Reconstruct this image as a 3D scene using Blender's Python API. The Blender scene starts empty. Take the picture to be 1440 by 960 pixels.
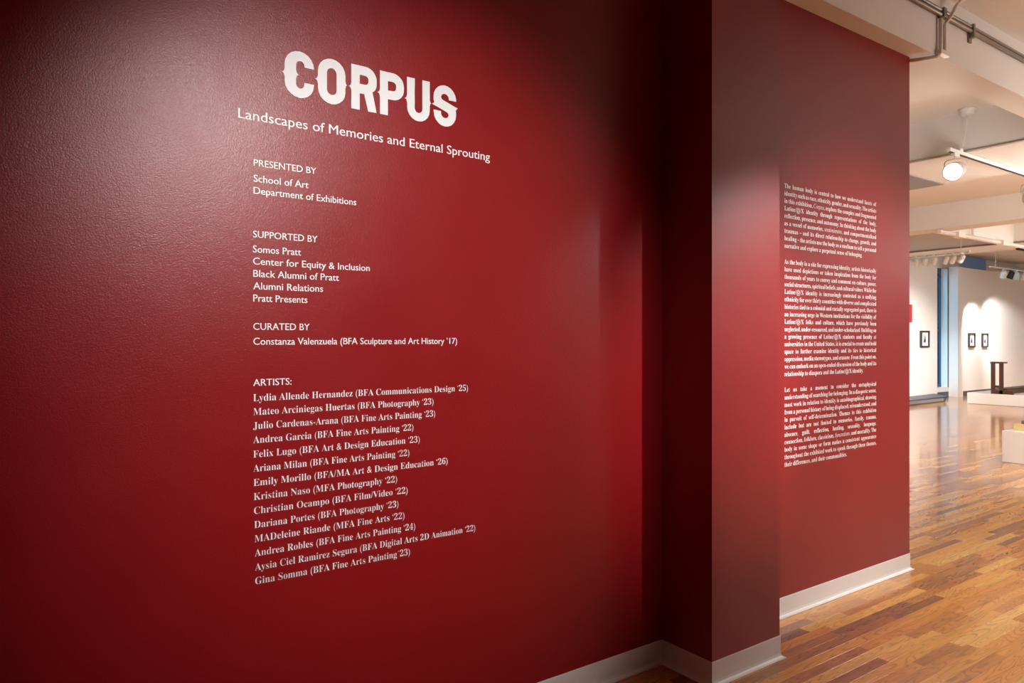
import bpy, bmesh, math, random
from mathutils import Vector, Matrix
random.seed(7)
S = bpy.context.scene
COL = S.collection

# ------------------------------------------------------------------ camera
EYE = Vector((0, 0, 1.45))
FPX, YH = 1013.0, 476.0                    # focal length in pixels of the 1440 wide frame, horizon row
YAW = math.radians(35.41)                  # turned right of the wall's normal
SN, CS = math.sin(YAW), math.cos(YAW)
cd = bpy.data.cameras.new('camera'); cam = bpy.data.objects.new('camera', cd); COL.objects.link(cam)
cam.location = EYE; cam.rotation_euler = (math.pi/2, 0, -YAW)
cd.sensor_width = 36; cd.lens = 36*FPX/1440; cd.shift_y = (YH-480)/1440
cd.clip_start = 0.05; cd.clip_end = 200
S.camera = cam

def at(px, py, X=None, Y=None, Z=None):
    """the point of a real plane (X=, Y= or Z=) measured at a photograph position"""
    u = (px-720)/FPX; v = (YH-py)/FPX
    d = Vector((SN+CS*u, CS-SN*u, v))
    if X is not None: t = X/d.x
    elif Y is not None: t = Y/d.y
    else: t = (Z-EYE.z)/d.z
    return EYE + d*t
def seen(p):
    q = Vector(p)-EYE
    t = q.x*SN+q.y*CS
    if t < .2: return None
    return 720+FPX*(q.x*CS-q.y*SN)/t, YH-FPX*q.z/t, t

# ------------------------------------------------------------------ exposure, world, lights
S.view_settings.view_transform = 'Standard'; S.view_settings.look = 'None'
S.view_settings.gamma = 1; S.view_settings.use_curve_mapping = False
S.view_settings.exposure = 0.12
w = bpy.data.worlds.new('daylight'); S.world = w; w.use_nodes = True
wn = w.node_tree; bg = wn.nodes['Background']
tc = wn.nodes.new('ShaderNodeTexCoord'); sx = wn.nodes.new('ShaderNodeSeparateXYZ'); rp = wn.nodes.new('ShaderNodeValToRGB')
wn.links.new(tc.outputs['Generated'], sx.inputs[0]); wn.links.new(sx.outputs['Z'], rp.inputs[0]); wn.links.new(rp.outputs[0], bg.inputs[0])
rp.color_ramp.elements[0].position = 0.0; rp.color_ramp.elements[0].color = (.30, .62, .80, 1)
rp.color_ramp.elements[1].position = 0.6; rp.color_ramp.elements[1].color = (.12, .38, .85, 1)
bg.inputs[1].default_value = 8.0

def spot(name, loc, aim, watt, cone, blend=.9, size=.04, col=(1, .93, .86)):
    l = bpy.data.lights.new(name, 'SPOT'); l.energy = watt; l.spot_size = math.radians(cone); l.spot_blend = blend
    l.shadow_soft_size = size; l.color = col
    o = bpy.data.objects.new(name, l); COL.objects.link(o); o.location = loc
    o.rotation_euler = (Vector(aim)-Vector(loc)).to_track_quat('-Z', 'Y').to_euler(); return o
def area(name, loc, aim, watt, sx_, sy_, col=(1, .9, .8)):
    l = bpy.data.lights.new(name, 'AREA'); l.energy = watt; l.shape = 'RECTANGLE'; l.size = sx_; l.size_y = sy_; l.color = col
    o = bpy.data.objects.new(name, l); COL.objects.link(o); o.location = loc
    o.rotation_euler = (Vector(aim)-Vector(loc)).to_track_quat('-Z', 'Y').to_euler(); return o
WARM = (1, .93, .86)
NEUT = (1, .97, .94)
# entrance: track heads above and behind the camera, washing the red walls
spot('title_wall_spot', (1.0, -1.0, 3.1), (1.14, 2.24, 1.47), 520, 45, 1.0, .07, NEUT)
spot('pillar_spot', (6.4, -1.0, 3.1), (2.72, 1.96, 1.75), 150, 11, 1.0, .07, NEUT)
spot('pillar_spot', (3.7, -.9, 3.1), (2.94, 1.96, 1.45), 720, 29, 1.0, .05, NEUT)
spot('essay_wall_spot', (4.6, -.7, 3.1), (4.0, 2.24, 1.42), 480, 44, 1.0, .05, NEUT)
# gallery: added fill lights without fixtures, out of the frame to the right
spot('gallery_fill_spot', (8.6, -.8, 3.1), (8.0, .8, 0), 420, 110, .8, .3, NEUT)
spot('floor_fill_spot', (5.3, .3, 3.1), (4.7, .9, 0), 260, 80, 1.0, .08, NEUT)
spot('pedestal_fill_spot', (5.2, .2, 3.1), (9.7, 3.1, .3), 900, 34, 1.0, .06, NEUT)
spot('platform_fill_spot', (11.6, 3.4, 3.1), (18, 6.6, .1), 750, 40, 1.0, .06, NEUT)
area('gallery_fill_light', (14, 1.0, 3.1), (14, 2.0, 0), 330, 5, 2.0, NEUT)
# added fills aimed up at beams and ceiling, unseen beyond the right edge
spot('beam_up_fill', (5.4, 1.2, 1.5), (7.5, 4.1, 3.5), 180, 62, 1.0, .6, NEUT)
area('up_fill', (6.5, -.6, 2.2), (6.8, 0, 3.6), 44, 2, 1.2, NEUT)
area('up_fill', (9.5, 1.6, 2.5), (10, 3.4, 3.6), 80, 2.5, 1.0, NEUT)
area('up_fill', (15.5, 3.6, 2.5), (15.5, 5, 3.6), 28, 3.5, 1.0, NEUT)
# added unseen fill light in front of the windowless rear gallery wall
area('rear_fill_light', (13.5, -5.6, 1.9), (13.5, 3, 2.0), 80, 6, 2.4, (.97, .97, 1))

# ------------------------------------------------------------------ materials
def mat(name, col, rough=.6, metal=0, spec=.5, bump=0, bscale=200, var=0, vscale=3, emit=None, coat=0):
    m = bpy.data.materials.new(name); m.use_nodes = True; nt = m.node_tree; b = nt.nodes['Principled BSDF']
    b.inputs['Base Color'].default_value = (*col, 1); b.inputs['Roughness'].default_value = rough
    b.inputs['Metallic'].default_value = metal; b.inputs['Specular IOR Level'].default_value = spec
    b.inputs['Coat Weight'].default_value = coat
    g = nt.nodes.new('ShaderNodeNewGeometry')
    if bump:
        n = nt.nodes.new('ShaderNodeTexNoise'); n.inputs['Scale'].default_value = bscale; n.inputs['Detail'].default_value = 3
        nt.links.new(g.outputs['Position'], n.inputs['Vector'])
        bp = nt.nodes.new('ShaderNodeBump'); bp.inputs['Strength'].default_value = bump; bp.inputs['Distance'].default_value = .002
        nt.links.new(n.outputs['Fac'], bp.inputs['Height']); nt.links.new(bp.outputs[0], b.inputs['Normal'])
    if var:
        n = nt.nodes.new('ShaderNodeTexNoise'); n.inputs['Scale'].default_value = vscale; n.inputs['Detail'].default_value = 4
        nt.links.new(g.outputs['Position'], n.inputs['Vector'])
        mx = nt.nodes.new('ShaderNodeMix'); mx.data_type = 'RGBA'
        mx.inputs['A'].default_value = tuple(c*(1-var) for c in col)+(1,); mx.inputs['B'].default_value = tuple(min(1, c*(1+var)) for c in col)+(1,)
        nt.links.new(n.outputs['Fac'], mx.inputs['Factor']); nt.links.new(mx.outputs['Result'], b.inputs['Base Color'])
        if rough < .6:
            mr = nt.nodes.new('ShaderNodeMapRange'); mr.inputs['To Min'].default_value = rough-.05; mr.inputs['To Max'].default_value = rough+.05
            nt.links.new(n.outputs['Fac'], mr.inputs['Value']); nt.links.new(mr.outputs[0], b.inputs['Roughness'])
    if emit:
        b.inputs['Emission Color'].default_value = (*emit[0], 1); b.inputs['Emission Strength'].default_value = emit[1]
    return m
RED = mat('red satin paint', (.25, .0065, .0095), .32, spec=.42, bump=.35, bscale=260, var=.06, vscale=5)
VINYL = mat('white vinyl lettering', (.84, .84, .84), .45)
WHITE = mat('white gallery wall paint', (.80, .78, .75), .6, bump=.1, bscale=60, var=.02)
CEIL = mat('warm white ceiling paint', (.75, .71, .655), .7, bump=.3, bscale=25, var=.04, vscale=2)
BASEW = mat('white cove base vinyl', (.80, .78, .76), .35, var=.02)
SLATE = mat('slate grey cove base', (.05, .06, .09), .4, var=.1)
CONDUIT = mat('galvanised conduit', (.30, .26, .22), .4, metal=.7, var=.1, vscale=20)
PAINTED = mat('painted conduit', (.76, .70, .63), .5, var=.05)
TRACKW = mat('white track enamel', (.75, .72, .66), .4, var=.03)
SLOT = mat('black track slot', (.02, .018, .015), .5, var=.1)
LENS = mat('lit lamp lens', (1, 1, 1), .3, emit=((.92, .97, 1), 30))
LENSDIM = mat('lamp lens seen from the side', (1, 1, 1), .3, emit=((1, .93, .82), 3))
BLUELIT = mat('blue daylight tint', (.24, .42, .80), .6, var=.05)  # blue daylight above the far panels, put into this colour
GREY = mat('grey sheet metal', (.22, .21, .21), .5, var=.05)
WINFRAME = mat('dark blue window frame', (.03, .08, .14), .4, var=.1)
BLIND = mat('pale blue window reveal', (.62, .78, .86), .5, var=.02)
BLACKW = mat('black picture frame wood', (.03, .026, .024), .35, var=.15, vscale=30)
MATB = mat('white mat board', (.82, .82, .82), .8, var=.01)
PLINTH = mat('white plinth paint', (.80, .77, .72), .5, var=.02)
DARKWOOD = mat('dark brown stained wood', (.075, .032, .018), .4, bump=.3, bscale=80, var=.3, vscale=14)
YWOOD = mat('pale yellow wood block', (.75, .55, .22), .5, var=.1, vscale=20)
STONE = mat('white plaster', (.8, .8, .78), .6, var=.04)
STEEL = mat('grey cast metal', (.2, .22, .24), .4, metal=.5, var=.1)
REDP = mat('red print', (.45, .03, .04), .5, var=.2, vscale=20)

def print_mat(name, sc):
    m = bpy.data.materials.new(name); m.use_nodes = True; nt = m.node_tree; b = nt.nodes['Principled BSDF']
    b.inputs['Roughness'].default_value = .6
    t = nt.nodes.new('ShaderNodeTexCoord'); n = nt.nodes.new('ShaderNodeTexNoise'); n.inputs['Scale'].default_value = sc; n.inputs['Detail'].default_value = 5
    nt.links.new(t.outputs['Object'], n.inputs['Vector'])
    r = nt.nodes.new('ShaderNodeValToRGB'); r.color_ramp.elements[0].position = .42; r.color_ramp.elements[0].color = (.02, .022, .026, 1)
    r.color_ramp.elements[1].position = .62; r.color_ramp.elements[1].color = (.6, .6, .62, 1)
    nt.links.new(n.outputs['Fac'], r.inputs[0]); nt.links.new(r.outputs[0], b.inputs['Base Color']); return m
PRINT = print_mat('black and white print', 9)

def wood(name, kind):
    m = bpy.data.materials.new(name); m.use_nodes = True; nt = m.node_tree; N = nt.nodes; L = nt.links; b = N['Principled BSDF']
    a = N.new('ShaderNodeAttribute'); a.attribute_name = 'tone'; a.attribute_type = kind
    g = N.new('ShaderNodeNewGeometry')
    off = N.new('ShaderNodeMath'); off.operation = 'MULTIPLY'; off.inputs[1].default_value = 91.7; L.new(a.outputs['Fac'], off.inputs[0])
    cx = N.new('ShaderNodeCombineXYZ'); L.new(off.outputs[0], cx.inputs[0]); L.new(off.outputs[0], cx.inputs[2])
    ad = N.new('ShaderNodeVectorMath'); L.new(g.outputs['Position'], ad.inputs[0]); L.new(cx.outputs[0], ad.inputs[1])
    def noise(scale, det, mul, dist=0):
        mp = N.new('ShaderNodeVectorMath'); mp.operation = 'MULTIPLY'; mp.inputs[1].default_value = mul; L.new(ad.outputs[0], mp.inputs[0])
        n = N.new('ShaderNodeTexNoise'); n.inputs['Scale'].default_value = scale; n.inputs['Detail'].default_value = det; n.inputs['Distortion'].default_value = dist
        L.new(mp.outputs[0], n.inputs['Vector']); return n.outputs['Fac']
    fine = noise(1, 4, (12, 420, 12)); broad = noise(1, 3, (2.2, 22, 1), .6)
    # cathedral figure: contour lines of a long stretched noise
    cat = noise(1, 1, (1.6, 16, 1), .3)
    mu = N.new('ShaderNodeMath'); mu.operation = 'MULTIPLY'; mu.inputs[1].default_value = 95; L.new(cat, mu.inputs[0])
    sn = N.new('ShaderNodeMath'); sn.operation = 'SINE'; L.new(mu.outputs[0], sn.inputs[0])
    pw = N.new('ShaderNodeMapRange'); pw.inputs['From Min'].default_value = .35; pw.inputs['From Max'].default_value = 1; L.new(sn.outputs[0], pw.inputs['Value'])
    r = N.new('ShaderNodeValToRGB'); L.new(a.outputs['Fac'], r.inputs[0]); e = r.color_ramp.elements
    e[0].position = 0; e[0].color = (.21, .068, .018, 1); e[1].position = 1; e[1].color = (.74, .43, .10, 1)
    for p, c in ((.14, (.34, .115, .020, 1)), (.30, (.50, .185, .024, 1)), (.55, (.62, .235, .028, 1)), (.8, (.70, .315, .045, 1))):
        k = e.new(p); k.color = c
    def mulc(src, fac, lo, hi):
        mr = N.new('ShaderNodeMapRange'); mr.inputs['To Min'].default_value = lo; mr.inputs['To Max'].default_value = hi; L.new(fac, mr.inputs['Value'])
        mx = N.new('ShaderNodeVectorMath'); mx.operation = 'SCALE'; L.new(src, mx.inputs[0]); L.new(mr.outputs[0], mx.inputs['Scale']); return mx.outputs[0]
    c = mulc(r.outputs[0], broad, .62, 1.35); c = mulc(c, fine, .8, 1.2); c = mulc(c, pw.outputs[0], 1.04, .68)
    L.new(c, b.inputs['Base Color'])
    mr = N.new('ShaderNodeMapRange'); mr.inputs['To Min'].default_value = .15; mr.inputs['To Max'].default_value = .24; L.new(broad, mr.inputs['Value']); L.new(mr.outputs[0], b.inputs['Roughness'])
    bp = N.new('ShaderNodeBump'); bp.inputs['Strength'].default_value = .05; bp.inputs['Distance'].default_value = .001; L.new(fine, bp.inputs['Height']); L.new(bp.outputs[0], b.inputs['Normal'])
    b.inputs['Coat Weight'].default_value = .45; b.inputs['Coat Roughness'].default_value = .09
    return m
OAK = wood('oak strip floor', 'OBJECT'); OAKF = wood('oak strip floor far', 'GEOMETRY')
SUB = mat('dark seam under the boards', (.05, .025, .012), .8, var=.1)

def glass_mat():
    m = bpy.data.materials.new('window glass'); m.use_nodes = True; nt = m.node_tree; nt.nodes.clear()
    o = nt.nodes.new('ShaderNodeOutputMaterial'); mx = nt.nodes.new('ShaderNodeMixShader'); t = nt.nodes.new('ShaderNodeBsdfTransparent'); g = nt.nodes.new('ShaderNodeBsdfGlossy')
    f = nt.nodes.new('ShaderNodeFresnel'); g.inputs['Roughness'].default_value = .02; t.inputs[0].default_value = (.8, .93, .97, 1)
    nt.links.new(f.outputs[0], mx.inputs[0]); nt.links.new(t.outputs[0], mx.inputs[1]); nt.links.new(g.outputs[0], mx.inputs[2]); nt.links.new(mx.outputs[0], o.inputs[0]); return m
GLASS = glass_mat()

# ------------------------------------------------------------------ mesh helpers
def bx(bm, x0, x1, y0, y1, z0, z1, bev=0):
    vs = [bm.verts.new((x, y, z)) for z in (z0, z1) for y in (y0, y1) for x in (x0, x1)]
    fs = [bm.faces.new([vs[i] for i in q]) for q in ((0, 2, 3, 1), (4, 5, 7, 6), (0, 1, 5, 4), (2, 6, 7, 3), (0, 4, 6, 2), (1, 3, 7, 5))]
    if bev:
        es = list({e for f in fs for e in f.edges}); bmesh.ops.bevel(bm, geom=es, offset=bev, segments=2, affect='EDGES', profile=.5)
def tube(bm, pts, r, n=10, cap=True, radii=None, axis=None):
    pts = [Vector(p) for p in pts]; rings = []
    ref = None
    for i, p in enumerate(pts):
        d = axis or (pts[min(i+1, len(pts)-1)]-pts[max(i-1, 0)]).normalized()
        if ref is None: ref = Vector((0, 0, 1)) if abs(d.z) < .9 else Vector((1, 0, 0))
        a = (ref-d*ref.dot(d)).normalized(); ref = a; b = d.cross(a); rr = radii[i] if radii else r
        rings.append([bm.verts.new(p+a*rr*math.cos(k*2*math.pi/n)+b*rr*math.sin(k*2*math.pi/n)) for k in range(n)])
    for i in range(len(rings)-1):
        for k in range(n):
            f = bm.faces.new((rings[i][k], rings[i][(k+1) % n], rings[i+1][(k+1) % n], rings[i+1][k])); f.smooth = True
    if cap:
        bm.faces.new(rings[0][::-1]); bm.faces.new(rings[-1])
def link(name, me, parent=None):
    o = bpy.data.objects.new(name, me); COL.objects.link(o)
    if parent: o.parent = parent
    return o
def obj(name, bm, m, parent=None, **kw):
    bmesh.ops.recalc_face_normals(bm, faces=bm.faces[:])
    me = bpy.data.meshes.new(name); bm.to_mesh(me); bm.free(); me.materials.append(m)
    o = link(name, me, parent)
    for k, v in kw.items(): o[k] = v
    return o
def box(name, x0, x1, y0, y1, z0, z1, m, parent=None, bev=0, **kw):
    bm = bmesh.new(); bx(bm, min(x0, x1), max(x0, x1), min(y0, y1), max(y0, y1), z0, z1, bev); return obj(name, bm, m, parent, **kw)
def local(o, parent):     # part meshes are written in world coordinates: shift them to the parent's base
    o.data.transform(Matrix.Translation(-parent.location)); return o
def thing(name, label, cat, loc=(0, 0, 0), group=None, rot=(0, 0, 0)):
    o = bpy.data.objects.new(name, None); COL.objects.link(o); o.location = loc; o.rotation_euler = rot; o.empty_display_size = .1
    o['label'] = label; o['category'] = cat
    if group: o['group'] = group
    return o
def part(t, name, bm, m, **kw): return local(obj(name, bm, m, t, **kw), t)

# ------------------------------------------------------------------ setting
YW = 2.245                    # face of the red walls
PX0, PX1, PY = 2.42, 2.89, 1.965
WEND = 4.664
ZB, ZC = 3.22, 3.61           # beam soffit, ceiling
RX, RY0, RY1 = 24.0, -6.0, 8.56
FY = 8.2                      # face of the display panels on the far side
K = dict(kind='structure')
box('wall_left', -3.2, WEND, YW, YW+.085, 0, ZB, RED, **K)
box('wall_left_upper', -3.2, 2.6, YW, YW+.085, ZB, ZC, RED, **K)
box('wall_pillar', PX0, PX1, PY, YW, 0, ZC, RED, **K)
box('wall_entrance', -3.3, -3.2, -3.1, YW+.085, 0, ZC, RED, **K)
box('wall_blocker_rear', -3.3, 5.5, -3.1, -3.0, 0, ZC, RED, **K)  # added unseen red wall, keeps stray light off the pillar side
box('wall_blocker_side', 5.4, 5.5, RY0, -3.1, 0, ZC, RED, **K)  # second added wall, closes the entrance against gallery light
box('wall_rear', 5.5, RX, RY0-.1, RY0, 0, ZC, WHITE, **K)
box('wall_end', RX, RX+.1, RY0-.1, RY1+.1, 0, ZC, WHITE, **K)
box('wall_partition', 2.9, 3.0, YW+.085, RY1, 0, ZC, WHITE, **K)
ceiling = box('ceiling', -3.3, RX+.1, RY0-.1, RY1+.1, ZC, ZC+.1, CEIL, **K)
# beams: parts of the ceiling
box('beam', PX1, RX, 2.13, 2.33, ZB, ZC, CEIL, ceiling)
box('beam', 7.5, 8.85, 2.33, RY1, ZB, ZC, CEIL, ceiling)
box('beam', 12.3, 12.75, 2.33, RY1, ZB, ZC, CEIL, ceiling)
box('beam', 12.75, 15.35, 5.5, 5.75, ZB, ZC, CEIL, ceiling)
box('beam', 16.45, RX, 5.5, 5.75, ZB, ZC, CEIL, ceiling)
box('beam', 15.35, 16.45, 2.33, RY1, ZB, ZC, CEIL, ceiling)
box('beam', 7.5, 7.9, RY0, 2.13, ZB, ZC, CEIL, ceiling)
box('beam', 12.3, 12.75, RY0, 2.13, ZB, ZC, CEIL, ceiling)
a = at(1328, 258, Z=ZB)
box('metal_panel', a.x-1.2, a.x, a.y, a.y+.9, ZB-.012, ZB, GREY, ceiling, label='flat grey sheet metal panel on the beam underside')

# cove base: a thin skirting with a toe that runs out onto the floor
def cove(bm, p0, p1, nrm, h=.1016, ext0=0, ext1=0):
    p0, p1, nrm = Vector(p0), Vector(p1), Vector(nrm)
    prof = [(0, h), (.0025, h), (.0035, h-.002), (.0035, .022), (.006, .012), (.012, .006), (.022, .0035), (.022, .001), (0, .001)]
    d = (p1-p0).normalized(); A = []; B = []
    for o, z in prof:
        A.append(bm.verts.new(p0-d*ext0*o+nrm*o+Vector((0, 0, z)))); B.append(bm.verts.new(p1+d*ext1*o+nrm*o+Vector((0, 0, z))))
    n = len(prof)
    for i in range(n): bm.faces.new((A[i], A[(i+1) % n], B[(i+1) % n], B[i]))
    bm.faces.new(A); bm.faces.new(B[::-1])
def base(name, segs, m, h=.1016):
    bm = bmesh.new()
    for s in segs: cove(bm, *s[:3], h, s[3], s[4])
    return obj(name, bm, m, **K)
FZ = 0.0
base('baseboard_left', [((-3.2, YW, FZ), (PX0, YW, FZ), (0, -1, 0), 0, -1)], BASEW)
base('baseboard_pillar', [((PX0, YW, FZ), (PX0, PY, FZ), (-1, 0, 0), -1, 1), ((PX0, PY, FZ), (PX1, PY, FZ), (0, -1, 0), 1, 1), ((PX1, PY, FZ), (PX1, YW, FZ), (1, 0, 0), 1, -1)], BASEW)
base('baseboard_right', [((PX1, YW, FZ), (WEND, YW, FZ), (0, -1, 0), -1, 1), ((WEND, YW, FZ), (WEND, YW+.085, FZ), (1, 0, 0), 1, 0)], BASEW)

# ---- far side: display panels, window recess, outer wall
wl = at(1318, 500, Y=FY).x; wr = at(1344.5, 500, Y=FY).x
zs = at(1330, 546, Y=FY).z
box('wall_far_left', 3.0, wl, FY, FY+.17, 0, 3.24, WHITE, **K)
box('wall_far_right', wr, RX, FY, FY+.17, 0, 3.24, WHITE, **K)
box('wall_far_outer_left', 3.0, wl-.35, RY1, RY1+.12, 0, ZC, WHITE, **K)
box('wall_far_outer_right', wr, RX, RY1, RY1+.12, 0, ZC, WHITE, **K)
box('wall_far_outer_lintel', wl-.35, wr, RY1, RY1+.12, 3.22, ZC, WHITE, **K)
box('wall_far_outer_sill', wl-.35, wr, FY+.17, RY1+.12, 0, zs, WHITE, **K)
box('trim_1', wr-.025, wr+.03, FY+.20, RY1, zs, 3.2, BLIND, **K)
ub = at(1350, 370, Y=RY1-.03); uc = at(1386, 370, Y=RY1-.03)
box('daylight_patch', ub.x, uc.x, RY1-.04, RY1, 3.26, 3.6, BLUELIT, **K)  # window light on the outer wall, put in as a blue panel
box('trim_2', wr, at(1351.5, 500, Y=FY).x, FY-.045, FY, 0, 3.24, WHITE, **K)
win = thing('window_1', 'narrow tall blue-lit window in the far wall recess', 'window', ((wl-.35+wr)/2, RY1+.03, zs))
for k in ('category',): del win[k]
win['kind'] = 'structure'
wx0, wx1 = wl-.35, wr
bm = bmesh.new()
for x0, x1, z0, z1 in ((wx0, wx0+.06, zs, 3.22), (wx1-.06, wx1, zs, 3.22), (wx0, wx1, zs, zs+.07), (wx0, wx1, 3.10, 3.22), (wx0, wx1, 1.62, 1.69), (wx0, wx1, 2.98, 3.02)):
    bx(bm, x0, x1, RY1-.02, RY1+.05, z0, z1)
bx(bm, wx1-.33, wx1-.25, RY1-.02, RY1+.05, 1.62, 3.22)
part(win, 'window_frame', bm, WINFRAME)
bm = bmesh.new(); bx(bm, wx0+.03, wx1-.03, RY1+.01, RY1+.016, zs+.03, 3.18); part(win, 'pane', bm, GLASS)
bx2 = at(1352, 555, Y=FY).x
base('baseboard_far', [((bx2, FY, 0), (RX, FY, 0), (0, -1, 0), 0, 0)], SLATE, .13)
base('baseboard_recess', [((wl-.2, FY+.17, 0), (wr-.02, FY+.17, 0), (0, -1, 0), 0, 0)], SLATE, .13)
# building across the street, seen through the window
# ---- floor: oak strips
floor = box('floor', -3.3, RX+.1, RY0-.1, RY1+.1, -.12, -.012, SUB, **K)
PW = .0571; LEN = (.36, .52, .72, .95, 1.25)
planks = []
y = RY0; row = 0
while y < RY1:
    x = -3.3-random.random()
    y0 = y; y += PW
    while x < RX:
        li = random.choices(range(5), (3, 4, 4, 3, 2))[0]; ln = LEN[li]
        tone = min(.999, max(0, random.betavariate(1.5, 1.45)))
        if x+ln > -3.3 and x < RX:
            planks.append((x, y0, li, tone))
        x += ln
    row += 1
def visible(p):
    x, y0, li, tn = p; c = 0; best = 0
    for f in (0, .25, .5, .75, 1):
        s = seen((x+LEN[li]*f, y0+PW/2, 0))
        if s and 0 < s[0] < 1440 and 0 < s[1] < 960:
            # hidden by the red walls or the pillar?
            X, Y = x+LEN[li]*f, y0+PW/2
            if Y > YW and X*YW/Y < WEND: continue
            if Y > PY and PX0 < X*PY/Y < PX1: continue
            c += 1; best = max(best, 1/s[2]**2)
    return c*best*LEN[li]
rank = sorted(((visible(p), i) for i, p in enumerate(planks)), reverse=True)
near = {i for v, i in rank[:300] if v > 0}
def strip(bm, x, y0, ln, tone=None, lay=None, g=.00015, c=.00015, zt=0., zb=-.012):
    r = [(x+g, y0+g), (x+ln-g, y0+g), (x+ln-g, y0+PW-g), (x+g, y0+PW-g)]
    q = [(x+g+c, y0+g+c), (x+ln-g-c, y0+g+c), (x+ln-g-c, y0+PW-g-c), (x+g+c, y0+PW-g-c)]
    lo = [bm.verts.new((a, b, zb)) for a, b in r]; mi = [bm.verts.new((a, b, zt-c)) for a, b in r]; hi = [bm.verts.new((a, b, zt)) for a, b in q]
    fs = [bm.faces.new(hi)]
    for k in range(4):
        j = (k+1) % 4
        fs += [bm.faces.new((mi[k], mi[j], hi[j], hi[k])), bm.faces.new((lo[k], lo[j], mi[j], mi[k]))]
    if lay:
        for f in fs: f[lay] = tone
PM = []
for ln in LEN:
    bm = bmesh.new(); strip(bm, 0, 0, ln); bmesh.ops.recalc_face_normals(bm, faces=bm.faces[:])
    me = bpy.data.meshes.new('plank'); bm.to_mesh(me); bm.free(); me.materials.append(OAK); PM.append(me)
bm = bmesh.new(); lay = bm.faces.layers.float.new('tone')
for i, (x, y0, li, tone) in enumerate(planks):
    if i in near:
        o = link('plank', PM[li], floor); o.location = (x, y0, 0); o['tone'] = tone
    else:
        x1 = min(RX+.05, x+LEN[li]); strip(bm, x, y0, x1-x, tone, lay)
pf = obj('plank_field', bm, OAKF, floor, kind='stuff')

# ------------------------------------------------------------------ lettering
dg = None
def text_mesh(body, size, weight=0., word=1.0, char=1.0):
    c = bpy.data.curves.new('line', 'FONT'); c.body = body; c.size = size; c.offset = min(0, weight)*size
    c.space_word = word; c.space_character = char; c.resolution_u = 3; c.extrude = 0
    o = bpy.data.objects.new('line', c); COL.objects.link(o)
    bpy.context.view_layer.update()
    d = bpy.context.evaluated_depsgraph_get(); me = bpy.data.meshes.new_from_object(o.evaluated_get(d))
    bpy.data.objects.remove(o); bpy.data.curves.remove(c)
    return me
def ext(me): xs = [v.co.x for v in me.vertices]; return min(xs), max(xs)
def serif(s):
    o = ''; it = False
    for c in s:
        if c == '_': it = not it; continue
        if 'A' <= c <= 'Z': o += chr((0x1D434 if it else 0x1D400)+ord(c)-65)
        elif 'a' <= c <= 'z': o += chr((0x1D44E if it else 0x1D41A)+ord(c)-97)
        elif '0' <= c <= '9': o += chr(0x1D7CE+ord(c)-48)
        else: o += c
    return o
TH = .0006; SCL = []
def line(parent, body, x0, x1, z, size, weight, justify=False, name='text_line'):
    me = text_mesh(body, size, weight)
    a, b = ext(me); nat = b-a; W = x1-x0
    if justify and ' ' in body:
        m2 = text_mesh(body, size, weight, word=2.0); a2, b2 = ext(m2); k = (b2-a2)-nat
        wsp = 1+(W-nat)/k; bpy.data.meshes.remove(m2)
        wsp = max(.45, wsp)
        bpy.data.meshes.remove(me); me = text_mesh(body, size, weight, word=wsp); a, b = ext(me)
    sc = W/(b-a); SCL.append((round(sc, 2), body[:12]))
    bm = bmesh.new(); bm.from_mesh(me); bpy.data.meshes.remove(me)
    if weight > 0:
        d = bmesh.ops.duplicate(bm, geom=bm.verts[:]+bm.edges[:]+bm.faces[:])['geom']
        for v in d:
            if isinstance(v, bmesh.types.BMVert): v.co.x += weight*size; v.co.z = .0001
    for v in bm.verts: v.co = Vector((x0+(v.co.x-a)*sc, YW-TH-v.co.z, z+v.co.y))
    o = obj(name, bm, VINYL, parent); local(o, parent)
    return o
def wx(px): return at(px, 400, Y=YW).x
def wz(px, py): return at(px, py, Y=YW).z

# the title: six heavy condensed capitals with small pointed spurs at mid height
HC, ZT = .147, 2.2098
def arc(cx, cy, r, a0, a1, n=10, ry=None):
    ry = ry or r
    return [(cx+r*math.cos(math.radians(a0+(a1-a0)*k/n)), cy+ry*math.sin(math.radians(a0+(a1-a0)*k/n))) for k in range(n+1)]
def spur(x, s, y=.49, d=.065, h=.09):      # concave pointed spur on a vertical edge, top to bottom
    return [(x, y+h), (x+s*d*.28, y+h*.35), (x+s*d*.55, y+h*.14), (x+s*d, y), (x+s*d*.55, y-h*.14), (x+s*d*.28, y-h*.35), (x, y-h)]
def glyph_C(W):
    r = W/2; t = .245; ty = .205; ri = (W-2*t+.03)/2; ci = t+ri
    P = arc(r, 1-r, r, 0, 180)[::1]
    P = [(W, .675)]+P+spur(0, -1)+arc(r, r, r, 180, 360)+[(W, .345)]
    R2 = t+2*ri
    P += [(R2, .345)]+arc(ci, ty+ri, ri, 0, -180)+spur(t, 1)[::-1]+arc(ci, 1-ty-ri, ri, 180, 0)+[(R2, .675)]
    return [P]
def glyph_O(W):
    r = W/2; t = .205; ri = (W-2*t)/2
    return [arc(r, 1-r, r, 0, 180)+spur(0, -1)+arc(r, r, r, 180, 360)+spur(W, 1, .49, .042, .08)[::-1],
            arc(r, 1-.205-ri, ri, 0, 180)+arc(r, .205+ri, ri, 180, 360)]
def bowl(W, y0, r): return arc(W-r, 1-r, r, 90, 0, 8)+arc(W-r, y0+r, r, 0, -90, 8)
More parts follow.
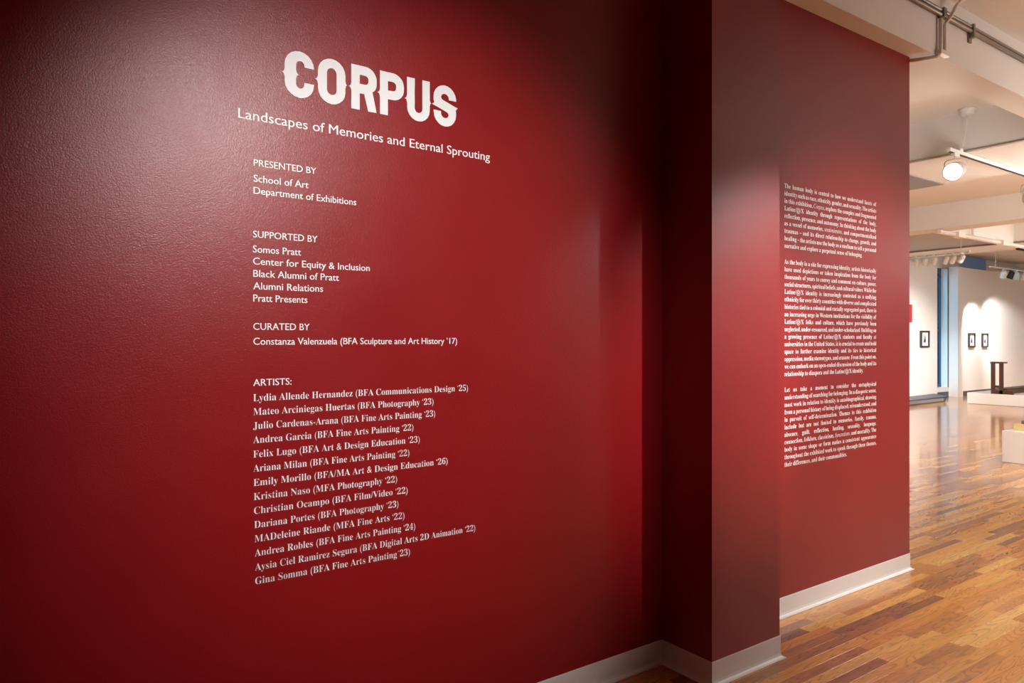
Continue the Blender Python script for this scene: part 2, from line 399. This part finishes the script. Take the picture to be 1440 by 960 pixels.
def glyph_R(W):
    t = .20; b = .395
    P = [(0, 1)]+bowl(W, b, .28)
    P = [(0, 1)]+arc(W-.27, 1-.27, .27, 90, 0, 8)+arc(W-.27, b+.25, .27, 0, -52, 6, .25)+[(W, 0), (W-.21, 0), (W*.5, .375), (t, .375), (t, 0), (0, 0)]+spur(0, -1)[::-1]
    ri = .085
    return [P, [(t, .795)]+arc(W-t+.0-ri, .795-ri, ri, 90, 0, 5)+arc(W-t-ri, .59+ri, ri, 0, -90, 5)+[(t, .59)]]
def glyph_P(W):
    t = .20; ri = .085
    return [[(0, 1)]+bowl(W, .375, .28)+[(t, .375), (t, 0), (0, 0)]+spur(0, -1)[::-1],
            [(t, .795)]+arc(W-t-ri, .795-ri, ri, 90, 0, 5)+arc(W-t-ri, .58+ri, ri, 0, -90, 5)+[(t, .58)]]
def glyph_U(W):
    r = W/2; t = .20; ri = (W-2*t)/2
    return [[(0, 1)]+spur(0, -1)+arc(r, r, r, 180, 360)+spur(W, 1, .49, .042, .08)[::-1]+[(W, 1), (W-t, 1)]+arc(r, .2+ri, ri, 0, -180)+[(t, 1)]]
def glyph_S(W):
    r = W/2; t = .205; ri = r-t
    top = 1-r; bot = r
    P = [(W, .66)]+[(W, .70)]+arc(r, top, r, 8, 180)                        # outer top, right to left
    P += [(0, .60), (.02, .545), (-.04, .487), (.09, .45), (W-t-.03, .345), (W-t+.005, .28)]   # left side, spur, spine underside
    P += arc(r, bot, ri, 0, -180)+[(t-.0, .36), (0, .36)]+arc(r, bot, r, 180, 360)
    P += [(W, .38), (W-.01, .44), (W+.05, .505), (W-.09, .545), (t+.03, .645), (t-.005, .70)]
    P += arc(r, top, ri, 180, 0)+[(W-t, .66)]
    return [P]
title = thing('title_lettering', 'large white condensed capital letters spelling CORPUS high on the red wall', 'lettering', (wx(520), YW, ZT))
for ch, a, b, fn in (('C', 103, 315, glyph_C), ('O', 343, 542, glyph_O), ('R', 585, 768, glyph_R), ('P', 792, 965, glyph_P), ('U', 988, 1152, glyph_U), ('S', 1180, 1342, glyph_S)):
    x0, x1 = wx(380+a/5.143), wx(380+b/5.143); W = (x1-x0)/HC
    c = bpy.data.curves.new('g', 'CURVE'); c.dimensions = '2D'; c.fill_mode = 'BOTH'; c.extrude = .003
    for loop in fn(W):
        s = c.splines.new('POLY'); s.points.add(len(loop)-1); s.use_cyclic_u = True
        for q, (gx, gy) in zip(s.points, loop): q.co = (gx, gy, 0, 1)
    o = bpy.data.objects.new('g', c); COL.objects.link(o); bpy.context.view_layer.update()
    me = bpy.data.meshes.new_from_object(o.evaluated_get(bpy.context.evaluated_depsgraph_get())); bpy.data.objects.remove(o)
    bm = bmesh.new(); bm.from_mesh(me)
    for v in bm.verts: v.co = Vector((x0+v.co.x*HC, YW-.0012-v.co.z*.3, ZT+v.co.y*HC))
    part(title, 'letter', bm, VINYL)

def block(name, label, rows, size, weight, conv=lambda s: s):
    x0 = wx(rows[0][1]); z = wz(rows[0][1], rows[0][3])
    t = thing(name, label, 'lettering', (x0, YW, z))
    for body, a, b, yb, *sz in rows:
        line(t, conv(body), wx(a), wx(b), wz(a, yb), sz[0] if sz else size, weight)
    return t
# cap height of the built-in face is about .7 of its size
block('subtitle_lettering', 'single long white subtitle line directly under the large title word', [('Landscapes of Memories and Eternal Sprouting', 334.8, 688.6, 165.5)], .0440, .014)
SM = .0312
block('credit_lettering', 'short white text block headed PRESENTED BY, nearest below the subtitle',
      [('PRESENTED BY', 356.7, 444.5, 233, .0300), ('School of Art', 356.5, 433.7, 255.2), ('Department of Exhibitions', 356.5, 500.8, 272.2)], SM, .018)
block('credit_lettering', 'white text block headed SUPPORTED BY with five lines under it',
      [('SUPPORTED BY', 355.8, 446.2, 333.5, .0300), ('Somos Pratt', 355.6, 423, 354.6), ('Center for Equity & Inclusion', 355.6, 519.7, 371.6),
       ('Black Alumni of Pratt', 356, 476.4, 389), ('Alumni Relations', 356, 454, 406.5), ('Pratt Presents', 356, 432, 423.7)], SM, .018)
block('credit_lettering', 'white text block headed CURATED BY with one line under it',
      [('CURATED BY', 356, 435.2, 463.5, .0300), ('Constanza Valenzuela (BFA Sculpture and Art History ’17)', 356.2, 642.6, 484.6)], SM, .018)
art = block('artist_list_lettering', 'white heading ARTISTS and list of fourteen serif lines low on the red wall', [('ARTISTS:', 356, 409.6, 542.5, .0300)], SM, .022)
NAMES = [('Lydia Allende Hernandez (BFA Communications Design ‘25)', 658, 564.0), ('Mateo Arciniegas Huertas (BFA Photography ‘23)', 609.5, 583.6),
 ('Julio Cardenas-Arana (BFA Fine Arts Painting ‘23)', 611.8, 603.4), ('Andrea Garcia (BFA Fine Arts Painting ‘22)', 581.2, 623.2),
 ('Felix Lugo (BFA Art & Design Education ‘23)', 590.2, 643.4), ('Ariana Milan (BFA Fine Arts Painting ‘22)', 575.5, 663.4),
 ('Emily Morillo (BFA/MA Art & Design Education ‘26)', 629.3, 683.4), ('Kristina Naso (MFA Photography ‘22)', 558.3, 703.1),
 ('Christian Ocampo (BFA Film/Video ‘22)', 573.1, 722.8), ('Dariana Portes (BFA Photography ‘23)', 560.2, 742.6),
 ('MADeleine Riande (MFA Fine Arts ‘22)', 568.7, 762.4), ('Andrea Robles (BFA Fine Arts Painting ‘24)', 583.8, 782.2),
 ('Aysia Ciel Ramirez Segura (BFA Digital Arts 2D Animation ‘22)', 668.2, 802.2), ('Gina Somma (BFA Fine Arts Painting´23)', 576.4, 821.6)]
for i, (s, xe, yb) in enumerate(NAMES):
    xs = 356.0+max(0, i-5)*.35
    line(art, serif(s), wx(xs), wx(xe), wz(xs, yb), .0318, -.0085)

ESSAY = [("The human body is central to how we understand facets of", "identity such as race, ethnicity, gender, and sexuality. The artists",
 "in this exhibition, _Corpus_, explore the complex and fragmented", "Latine/@/X identity through representations of the body,",
 "reflection, presence, and autonomy. In thinking about the body", "as a vessel of memories, _sentimientos_, and compartmentalized",
 "traumas – and its direct relationship to change, growth, and", "healing – the artists use the body as a medium to tell a personal",
 "narrative and explore a perpetual sense of belonging."),
 ("As the body is a site for expressing identity, artists historically", "have used depictions or taken inspiration from the body for",
 "thousands of years to convey and comment on culture, power,", "social structures, spiritual beliefs, and cultural values. While the",
 "Latine/@/X identity is increasingly contested as a unifying", "ethnicity for over thirty countries with diverse and complicated",
 "histories tied to a colonial and racially segregated past, there is", "an increasing urge in Western institutions for the visibility of",
 "Latine/@/X folks and culture, which have previously been", "neglected, under-resourced, and under-scholarized. Building on",
 "a growing presence of Latine/@/X students and faculty at", "universities in the United States, it is crucial to create and hold",
 "space to further examine identity and its ties to historical", "oppression, media stereotypes, and erasure. From this point on,",
 "we can embark on an open-ended discussion of the body and its", "relationship to diaspora and the Latine/@/X identity."),
 ("Let us take a moment to consider the metaphysical", "understanding of searching for belonging. In a diasporic sense,",
 "most work in relation to identity is autobiographical, drawing", "from a personal history of being displaced, misunderstood, and",
 "in pursuit of self-determination. Themes in this exhibition", "include but are not limited to memories, family, trauma,",
 "absence, guilt, reflection, healing, sexuality, language,", "connection, folklore, classicism, _Syncretism_, and mortality. The",
 "body in some shape or form makes a consistent appearance", "throughout the exhibited work to speak through these themes,",
 "their differences, and their commonalities.")]
EL, ER = wx(1103), wx(1232)
for (y0, y1, xe, lab), para in zip(((263.8, 348, 1212.3, 'white serif paragraph of nine lines, topmost of three on the far red wall'),
                               (370.6, 528.9, 1213.7, 'white serif paragraph of sixteen lines, middle of three on the far red wall'),
                               (551.2, 656.2, 1190.7, 'white serif paragraph of eleven lines, lowest of three on the far red wall')), ESSAY):
    t = thing('essay_lettering', lab, 'lettering', (EL, YW, wz(1103, y0)))
    n = len(para)
    for i, s in enumerate(para):
        last = i == n-1
        line(t, serif(s), EL, wx(xe) if last else ER, wz(1103, y0+(y1-y0)*i/(n-1)), 0.0345, -.003, justify=not last)

# ------------------------------------------------------------------ conduits on the near beam
BY = 2.13
def pt(px, py, **k): return at(px, py, **k)
zc = 3.475
cx = at(1325, 45, Y=BY-.02).x
t = thing('conduit_run', 'pair of grey metal conduits running lengthwise along the face of the near ceiling beam', 'conduit', (cx, BY-.03, zc))
bm = bmesh.new(); tube(bm, [(PX1+.3, BY-.02, zc+.022), (7.49, BY-.02, zc+.022)], .011); part(t, 'pipe', bm, CONDUIT)
bm = bmesh.new(); tube(bm, [(PX1+.3, BY-.02, zc-.006), (7.49, BY-.02, zc-.006)], .013); part(t, 'pipe', bm, CONDUIT)
for px in (1362, 1500):
    q = at(px, 40, Y=BY).x
    bm = bmesh.new(); bx(bm, q-.012, q+.012, BY-.038, BY, zc-.05, zc+.04); bx(bm, q-.02, q+.02, BY-.012, BY, zc-.075, zc-.02); part(t, 'clip', bm, CONDUIT)
bm = bmesh.new(); bx(bm, cx-.018, cx+.018, BY-.042, BY, zc-.024, zc+.036, .004); part(t, 'coupling', bm, CONDUIT)
e = thing('conduit_bend', 'beige conduit dropping down the beam face and bending under it to the red wall', 'conduit', (cx, BY-.02, ZB))
bm = bmesh.new()
c2 = at(1322, 45, Y=BY-.015).x
tube(bm, [(c2, BY-.018, zc-.03), (c2, BY-.018, ZB+.05), (c2-.004, BY-.016, ZB+.01), (c2-.02, BY+.0, ZB-.014), (c2-.05, BY+.03, ZB-.018), (WEND+.01, YW+.01, ZB-.018), (WEND-.05, YW+.03, ZB-.018)][:6], .012)
part(e, 'pipe', bm, PAINTED)
bm = bmesh.new()
c3 = at(1328, 45, Y=BY-.015).x
tube(bm, [(c3, BY-.018, ZB+.015), (c3, BY-.018, zc-.05), (c3+.003, BY-.056, zc-.01), (c3+.03, BY-.07, zc+.05), (c3+.10, BY-.075, zc+.11), (c3+.16, BY-.07, ZC)], .012)
part(e, 'pipe', bm, PAINTED)
bm = bmesh.new(); bx(bm, c2-.03, c3+.035, BY-.036, BY, ZB+.0, ZB+.028, .003); part(e, 'bracket', bm, PAINTED)

# ------------------------------------------------------------------ track lighting
def track(name, label, p0, p1, m=TRACKW, r=.017, hang=None, skip=False):
    p0, p1 = Vector(p0), Vector(p1); t = thing(name, label, 'track', tuple(p0))
    horiz = abs(p1.x-p0.x) > abs(p1.y-p0.y)
    bm = bmesh.new()
    if horiz: bx(bm, p0.x, p1.x, p0.y-r, p0.y+r, p0.z-.012, p0.z+.02)
    else: bx(bm, p0.x-r, p0.x+r, min(p0.y, p1.y), max(p0.y, p1.y), p0.z-.012, p0.z+.02)
    part(t, 'rail', bm, m)
    bm = bmesh.new(); s = r*.75
    if horiz: bx(bm, p0.x+.02, p1.x-.02, p0.y-s, p0.y+s, p0.z-.016, p0.z-.0115)
    else: bx(bm, p0.x-s, p0.x+s, min(p0.y, p1.y)+.02, max(p0.y, p1.y)-.02, p0.z-.016, p0.z-.0115)
    part(t, 'slot', bm, SLOT)
    for f in (.12, .88):
        q = p0.lerp(p1, f)
        if hang and not (f < .5 and skip): 
            bm = bmesh.new(); tube(bm, [(q.x, q.y, p0.z+.02), (q.x, q.y, hang)], .006, 6); part(t, 'hanger_rod', bm, m)
    return t
def lamp(label, top, aim, R=.06, L=.17, drop=.14, lens=LENS, body=None, group=None, watt=0, cone=40, sz=.04, vents=False):
    """a cylinder spotlight in a yoke; returns the thing; the lens emits and carries a spot"""
    top = Vector(top); piv = top-Vector((0, 0, drop)); d = (Vector(aim)-piv).normalized(); body = body or TRACKW
    t = thing('track_lamp', label, 'spotlight', tuple(top), group)
    side = d.cross(Vector((0, 0, 1))).normalized()
    bm = bmesh.new(); bx(bm, top.x-.05, top.x+.05, top.y-.018, top.y+.018, top.z-.03, top.z-.001, .003); tube(bm, [top-Vector((0, 0, .03)), top-Vector((0, 0, .05))], .012); part(t, 'adapter', bm, body)
    bm = bmesh.new(); rr = R+.008; up = Vector((0, 0, 1)); yt = top-Vector((0, 0, .048))
    pts = [piv+side*rr, piv+side*rr*.98+up*(drop-.075), piv+side*rr*.7+up*(drop-.054), yt, piv-side*rr*.7+up*(drop-.054), piv-side*rr*.98+up*(drop-.075), piv-side*rr]
    tube(bm, pts, .0045, 6); part(t, 'yoke', bm, body)
    bm = bmesh.new()
    prof = [(-L*.52, R*.25), (-L*.50, R*.62), (-L*.40, R*.86), (-L*.2, R*.93), (-L*.1, R*.95), (L*.25, R*.95), (L*.27, R), (L*.5, R), (L*.5, R*.9), (L*.42, R*.86)]
    tube(bm, [piv+d*a for a, _ in prof], R, 20, True, [b for _, b in prof], d); h = part(t, 'housing', bm, body)
    bm = bmesh.new(); tube(bm, [piv+d*L*.43, piv+d*L*.46], R*.85, 20); part(t, 'lens', bm, lens)
    if vents:
        bm = bmesh.new()
        for k in range(4): tube(bm, [piv-d*L*(.12+.06*k), piv-d*L*(.135+.06*k)], R*.98, 20)
        part(t, 'fin', bm, body)
    if watt:
        o = spot('lamp_beam', tuple(piv+d*L*.52), aim, watt, cone, .6, sz, (1, .96, .92)); 
        o.parent = t; o.location = (piv+d*L*.52)-top
    return t
zt = 3.19
j = at(1353, 217, Z=zt)                                     # where the cable meets the track
p_start = at(1333, 211, Z=zt); TY = j.y
track('lighting_track', 'white track with a black slot hanging by a thin wire under the near gallery beam', (p_start.x, TY, zt), (at(1437, 249, Z=zt).x+1.6, TY, zt))
cn = thing('ceiling_canopy', 'round white ceiling canopy box with a thin drooping wire', 'canopy', (7.40, TY, ZC))
cc = at(1360, 156, Z=ZC-.02)
cn.location = (min(cc.x, 7.42), cc.y, ZC)
bm = bmesh.new(); q = cn.location.copy()
tube(bm, [q, q-Vector((0, 0, .012)), q-Vector((0, 0, .013)), q-Vector((0, 0, .05)), q-Vector((0, 0, .062))], .07, 20, True, [.072, .072, .062, .060, .045]); part(cn, 'canopy_box', bm, TRACKW)
bm = bmesh.new(); e1 = Vector((j.x-.02, TY, zt+.03)); q0 = q-Vector((0, 0, .062))
pts = [q0.lerp(e1, k/8)+Vector((.03*math.sin(math.pi*k/8), 0, 0)) for k in range(9)]
tube(bm, pts, .0035, 6); part(cn, 'wire', bm, PAINTED)
bm = bmesh.new(); bx(bm, e1.x-.03, e1.x+.03, TY-.006, TY+.006, zt+.02, zt+.05); part(cn, 'hanger', bm, TRACKW)
lx = at(1343, 214, Z=zt)
lamp('large white track spotlight glaring brightly towards the camera beside the red wall end', (lx.x, TY, zt-.012), (-1.7, 1.2, .5), .085, .24, .16, LENS, None, None, 120, 60, .06)
rx = at(1441, 250, Z=zt)
lamp('white track spotlight at the right end of the near track, lens turned away', (rx.x, TY, zt-.012), (rx.x+3.0, TY+1.0, .8), .08, .20, .16, LENSDIM, None, None, 90, 60, .05, True)
# thin conduit along the lower edge of the near cross beam
t = thing('edge_conduit', 'thin dark conduit line along the lower edge of the near cross beam', 'conduit', (7.49, 2.4, ZB+.02))
bm = bmesh.new(); tube(bm, [(7.488, 2.34, ZB+.012), (7.488, 8.1, ZB+.012)], .008, 8); part(t, 'pipe', bm, CONDUIT)
# far pipes and their boxes
t = thing('painted_conduit', 'cream painted conduit with junction boxes running lengthwise below the mid gallery beam', 'conduit', (12.3, 5.46, ZB-.03))
bm = bmesh.new(); tube(bm, [(12.3, 5.46, ZB-.046), (RX, 5.46, ZB-.046)], .035, 10); part(t, 'pipe', bm, PAINTED)
for px, py in ((1350, 332), (1412, 341)):
    q = at(px, py, Y=5.42); bm = bmesh.new(); bx(bm, q.x-.12, q.x+.12, 5.38, 5.5, ZB-.10, ZB-.01, .006); part(t, 'junction_box', bm, PAINTED)
q = at(1370, 325, Y=5.42); bm = bmesh.new(); tube(bm, [(q.x, 5.44, ZB-.02), (q.x, 5.44, ZC-.02)], .022, 8); part(t, 'riser', bm, PAINTED)
t = thing('edge_conduit', 'dark thin conduit along the lower edge of the distant cross beam', 'conduit', (15.33, 2.4, ZB+.02))
bm = bmesh.new(); tube(bm, [(15.335, 2.34, ZB+.015), (15.335, 8.1, ZB+.015)], .018, 8); part(t, 'pipe', bm, CONDUIT)
q = at(1431, 350, Z=ZB-.05)
track('lighting_track', 'dark track stub under the distant cross beam at the right picture edge', (q.x, q.y, ZB-.05), (q.x+2.2, q.y, ZB-.05), SLOT, .03)

# cluster of heads beside the window, on a track across the room
TX = 15.1; za = 3.12
y_a = at(1284, 365, X=TX).y; y_b = at(1356, 365, X=TX).y
track('lighting_track', 'cream track carrying a crowded row of spotlights in front of the window', (TX, y_b-.1, za), (TX, y_a+.3, za), TRACKW, .03, ZC)
heads = [(1289, 'first'), (1301, ''), (1314, ''), (1331, ''), (1341, ''), (1352.5, '')]
labs = ['cream spotlight nearest the red wall end in the distant row, lens glowing', 'cream spotlight second from the red wall end, glowing lens turned down',
        'cream spotlight just left of the blue window top', 'small cream spotlight in front of the blue window top',
        'cream spotlight overlapping the blue window jamb top', 'cream spotlight just right of the blue window, last of its row']
for (px, _), lb in zip(heads, labs):
    q = at(px, 365, X=TX); k = px < 1310
    lamp(lb, (TX, q.y, za-.012), (q.x+(1.5 if not k else 2.4), FY, 1.2), .048, .17, .12, LENSDIM if k else TRACKW, None, 'distant spotlights by the window', 60 if px in (1301, 1331) else 0, 50, .05)
# right-hand group washing the pictures
zr = 3.08
qa = at(1376, 379, Z=zr); GY = 7.2; gx0 = at(1392, 380, Y=GY).x
track('lighting_track', 'white track with spotlights over the two small pictures', (gx0, GY, at(1414, 378, Y=GY).z), (gx0+2.6, GY, at(1414, 378, Y=GY).z), TRACKW, .02, ZC)
zg = at(1414, 378, Y=GY).z
p2, p3 = at(1367, 478, Y=FY), at(1386, 478, Y=FY)
for px, lb, b, wt, aimp in ((1411.5, 'white spotlight with a bright lens above the two small pictures', TRACKW, 420, (p2.x+.5, FY, .85)),
                    (1421.5, 'small black spotlight between two pale ones on the picture track', SLOT, 0, (p3.x, FY, 1.4)),
                    (1429, 'pale cyan spotlight to the right of the small black one', BLIND, 420, (p3.x+1.4, FY, .8)),
                    (1441, 'pale spotlight at the right picture edge, last on the picture track', TRACKW, 0, (p3.x+1.4, FY, 1.3))):
    q = at(px, 379, Y=GY)
    lamp(lb, (q.x, GY, zg-.012), (aimp if wt else (q.x-.2, FY, .6)), .068, .18, .12, LENSDIM, b, None, wt, 66, .03)
spot('panel_spot', (14.5, 5.2, 3.1), (17.0, FY, 1.1), 1000, 48, 1.0, .06, NEUT)

# ------------------------------------------------------------------ pictures on the far wall
def picture(label, pxa, pxb, pya, pyb, fr, mt_, group=None):
    a = at(pxa, pya, Y=FY-.04); b = at(pxb, pyb, Y=FY-.04)
    x0, x1 = a.x, b.x; z1 = a.z; z0 = at(pxa, pyb, Y=FY-.04).z
    t = thing('framed_picture', label, 'picture', ((x0+x1)/2, FY, z0), group)
    f = .035; bm = bmesh.new()
    for q in ((x0, x0+f, z0, z1), (x1-f, x1, z0, z1), (x0+f, x1-f, z0, z0+f), (x0+f, x1-f, z1-f, z1)): bx(bm, q[0], q[1], FY-.045, FY, q[2], q[3])
    part(t, 'frame', bm, fr)
    bm = bmesh.new(); bx(bm, x0+f, x1-f, FY-.02, FY-.012, z0+f, z1-f); part(t, 'mat_board', bm, mt_)
    cxm, czm, hw, hh = (x0+x1)/2, (z0+z1)/2+.0, (x1-x0)*.14, (z1-z0)*.22
    bm = bmesh.new(); bx(bm, cxm-hw, cxm+hw, FY-.023, FY-.019, czm-hh, czm+hh); part(t, 'print', bm, PRINT)
picture('black-framed print with a dark figure on the wall left of the window', 1295.7, 1307.3, 464.8, 488.2, BLACKW, MATB)
picture('small black-framed print, left of the two hung right of the window', 1363.3, 1371.7, 468.2, 488.0, BLACKW, MATB)
picture('small black-framed print, right of the two hung above the wooden frame sculpture', 1382.3, 1390.0, 468.2, 488.0, BLACKW, MATB)
a = at(1274, 427.5, Y=FY-.03); b = at(1282.9, 453, Y=FY-.03)
t = thing('wall_print', 'red artwork mostly hidden behind the end of the red wall', 'picture', ((a.x+b.x)/2, FY, b.z))
bm = bmesh.new(); bx(bm, a.x, b.x, FY-.03, FY, b.z, a.z, .004); part(t, 'panel', bm, REDP)

# ------------------------------------------------------------------ low platform, frame sculpture, pedestal, grey tray
a = at(1360, 567, Z=0); PXX = a.x; zp = at(1360, 551.6, X=PXX).z
t = thing('low_platform', 'long low white platform in front of the far wall', 'platform', (PXX, a.y, 0))
bm = bmesh.new(); bx(bm, PXX, PXX+1.15, 3.2, a.y, 0.004, zp, .006); part(t, 'body', bm, PLINTH)
bm = bmesh.new(); bx(bm, PXX+.01, PXX+1.14, 3.21, a.y-.01, -.0, .006); part(t, 'shadow_gap', bm, SLOT)
fx = PXX+.015
yl, yr_, ym = at(1393.2, 530, X=fx).y, at(1410.3, 530, X=fx).y, at(1424, 550, X=fx).y
zt_ = at(1395, 508.5, X=fx).z; w_ = .075
t = thing('wooden_frame_sculpture', 'dark brown wooden upright frame with long low rails standing on the white platform', 'sculpture', (fx, (yl+yr_)/2, zp))
bm = bmesh.new(); bx(bm, fx, fx+.05, yl-w_, yl, zp, zt_-.03, .004); part(t, 'post', bm, DARKWOOD)
bm = bmesh.new(); bx(bm, fx, fx+.05, yr_, yr_+w_, zp, zt_-.03, .004); part(t, 'post', bm, DARKWOOD)
bm = bmesh.new(); bx(bm, fx-.01, fx+.2, yr_-.015, yl+.01, zt_-.035, zt_, .004); part(t, 'top_board', bm, DARKWOOD)
zr0 = at(1400, 545, X=fx).z
bm = bmesh.new(); bx(bm, fx+.01, fx+w_-.01, yr_+w_, yl-w_, zr0, zr0+.05, .003); part(t, 'rail', bm, DARKWOOD)
bm = bmesh.new(); bx(bm, fx, fx+w_*1.1, ym, yl-w_*.9, zp, zp+.085, .004); part(t, 'foot_beam', bm, DARKWOOD)
bm = bmesh.new(); bx(bm, fx+w_, fx+1.05, yr_-.05, yr_+.07, zp, zp+.125, .004); part(t, 'foot_beam', bm, DARKWOOD)

a = at(1409, 649, Z=0); zq = at(1409, 605, X=a.x).z
t = thing('pedestal', 'low white box pedestal at the right picture edge carrying a yellow block', 'pedestal', (a.x, a.y, 0))
bm = bmesh.new(); bx(bm, a.x, a.x+.62, a.y-1.1, a.y, .001, zq, .005); part(t, 'body', bm, PLINTH)
b = at(1425, 606, X=a.x+.13); zb_ = at(1425, 595.5, X=a.x+.13).z
t = thing('wood_block', 'pale yellow wooden block lying on the low white pedestal', 'block', (b.x, b.y, zq))
bm = bmesh.new(); bx(bm, b.x, b.x+.34, b.y-.6, b.y, zq, zb_, .004); part(t, 'body', bm, YWOOD)
c = at(1435.5, 590, X=b.x+.04)
t = thing('small_sculpture', 'white and grey small sculpture cut by the right picture edge on the yellow block', 'sculpture', (c.x, c.y-.15, zb_))
bm = bmesh.new(); bx(bm, c.x, c.x+.2, c.y-.35, c.y, zb_, zb_+.04, .012); part(t, 'base', bm, STEEL)
bm = bmesh.new(); prof = [(0, .02), (.01, .06), (.05, .09), (.12, .10), (.17, .07), (.20, .02)]
tube(bm, [(c.x+.1, c.y-.14-z*.25, zb_+.04+z) for z, _ in prof], .1, 16, True, [r for _, r in prof]); part(t, 'figure', bm, STONE)

a = at(1296, 566, Z=0)
t = thing('floor_tray', 'low slate grey tray on the floor at the end of the red wall', 'tray', (a.x, a.y-.05, 0))
zt2 = .12
bm = bmesh.new()
x0, x1, y0, y1 = a.x-1.2, at(1303, 562, Z=0).x, FY-.45, FY-.06
v = [bm.verts.new(p) for p in ((x0, y0, 0.002), (x1-.15, y0, 0.002), (x1+.1, y1, 0.002), (x0, y1, 0.002), (x0-.0, y0, zt2*.9), (x1-.05, y0, zt2), (x1+.2, y1, zt2*1.2), (x0, y1, zt2))]
for q in ((0, 1, 5, 4), (1, 2, 6, 5), (2, 3, 7, 6), (3, 0, 4, 7), (0, 3, 2, 1), (4, 5, 6, 7)): bm.faces.new([v[i] for i in q])
part(t, 'tray_body', bm, SLATE)
bm = bmesh.new(); bx(bm, x0+.05, x1-.25, y0-.012, y0, .02, .085); part(t, 'front_panel', bm, GREY)
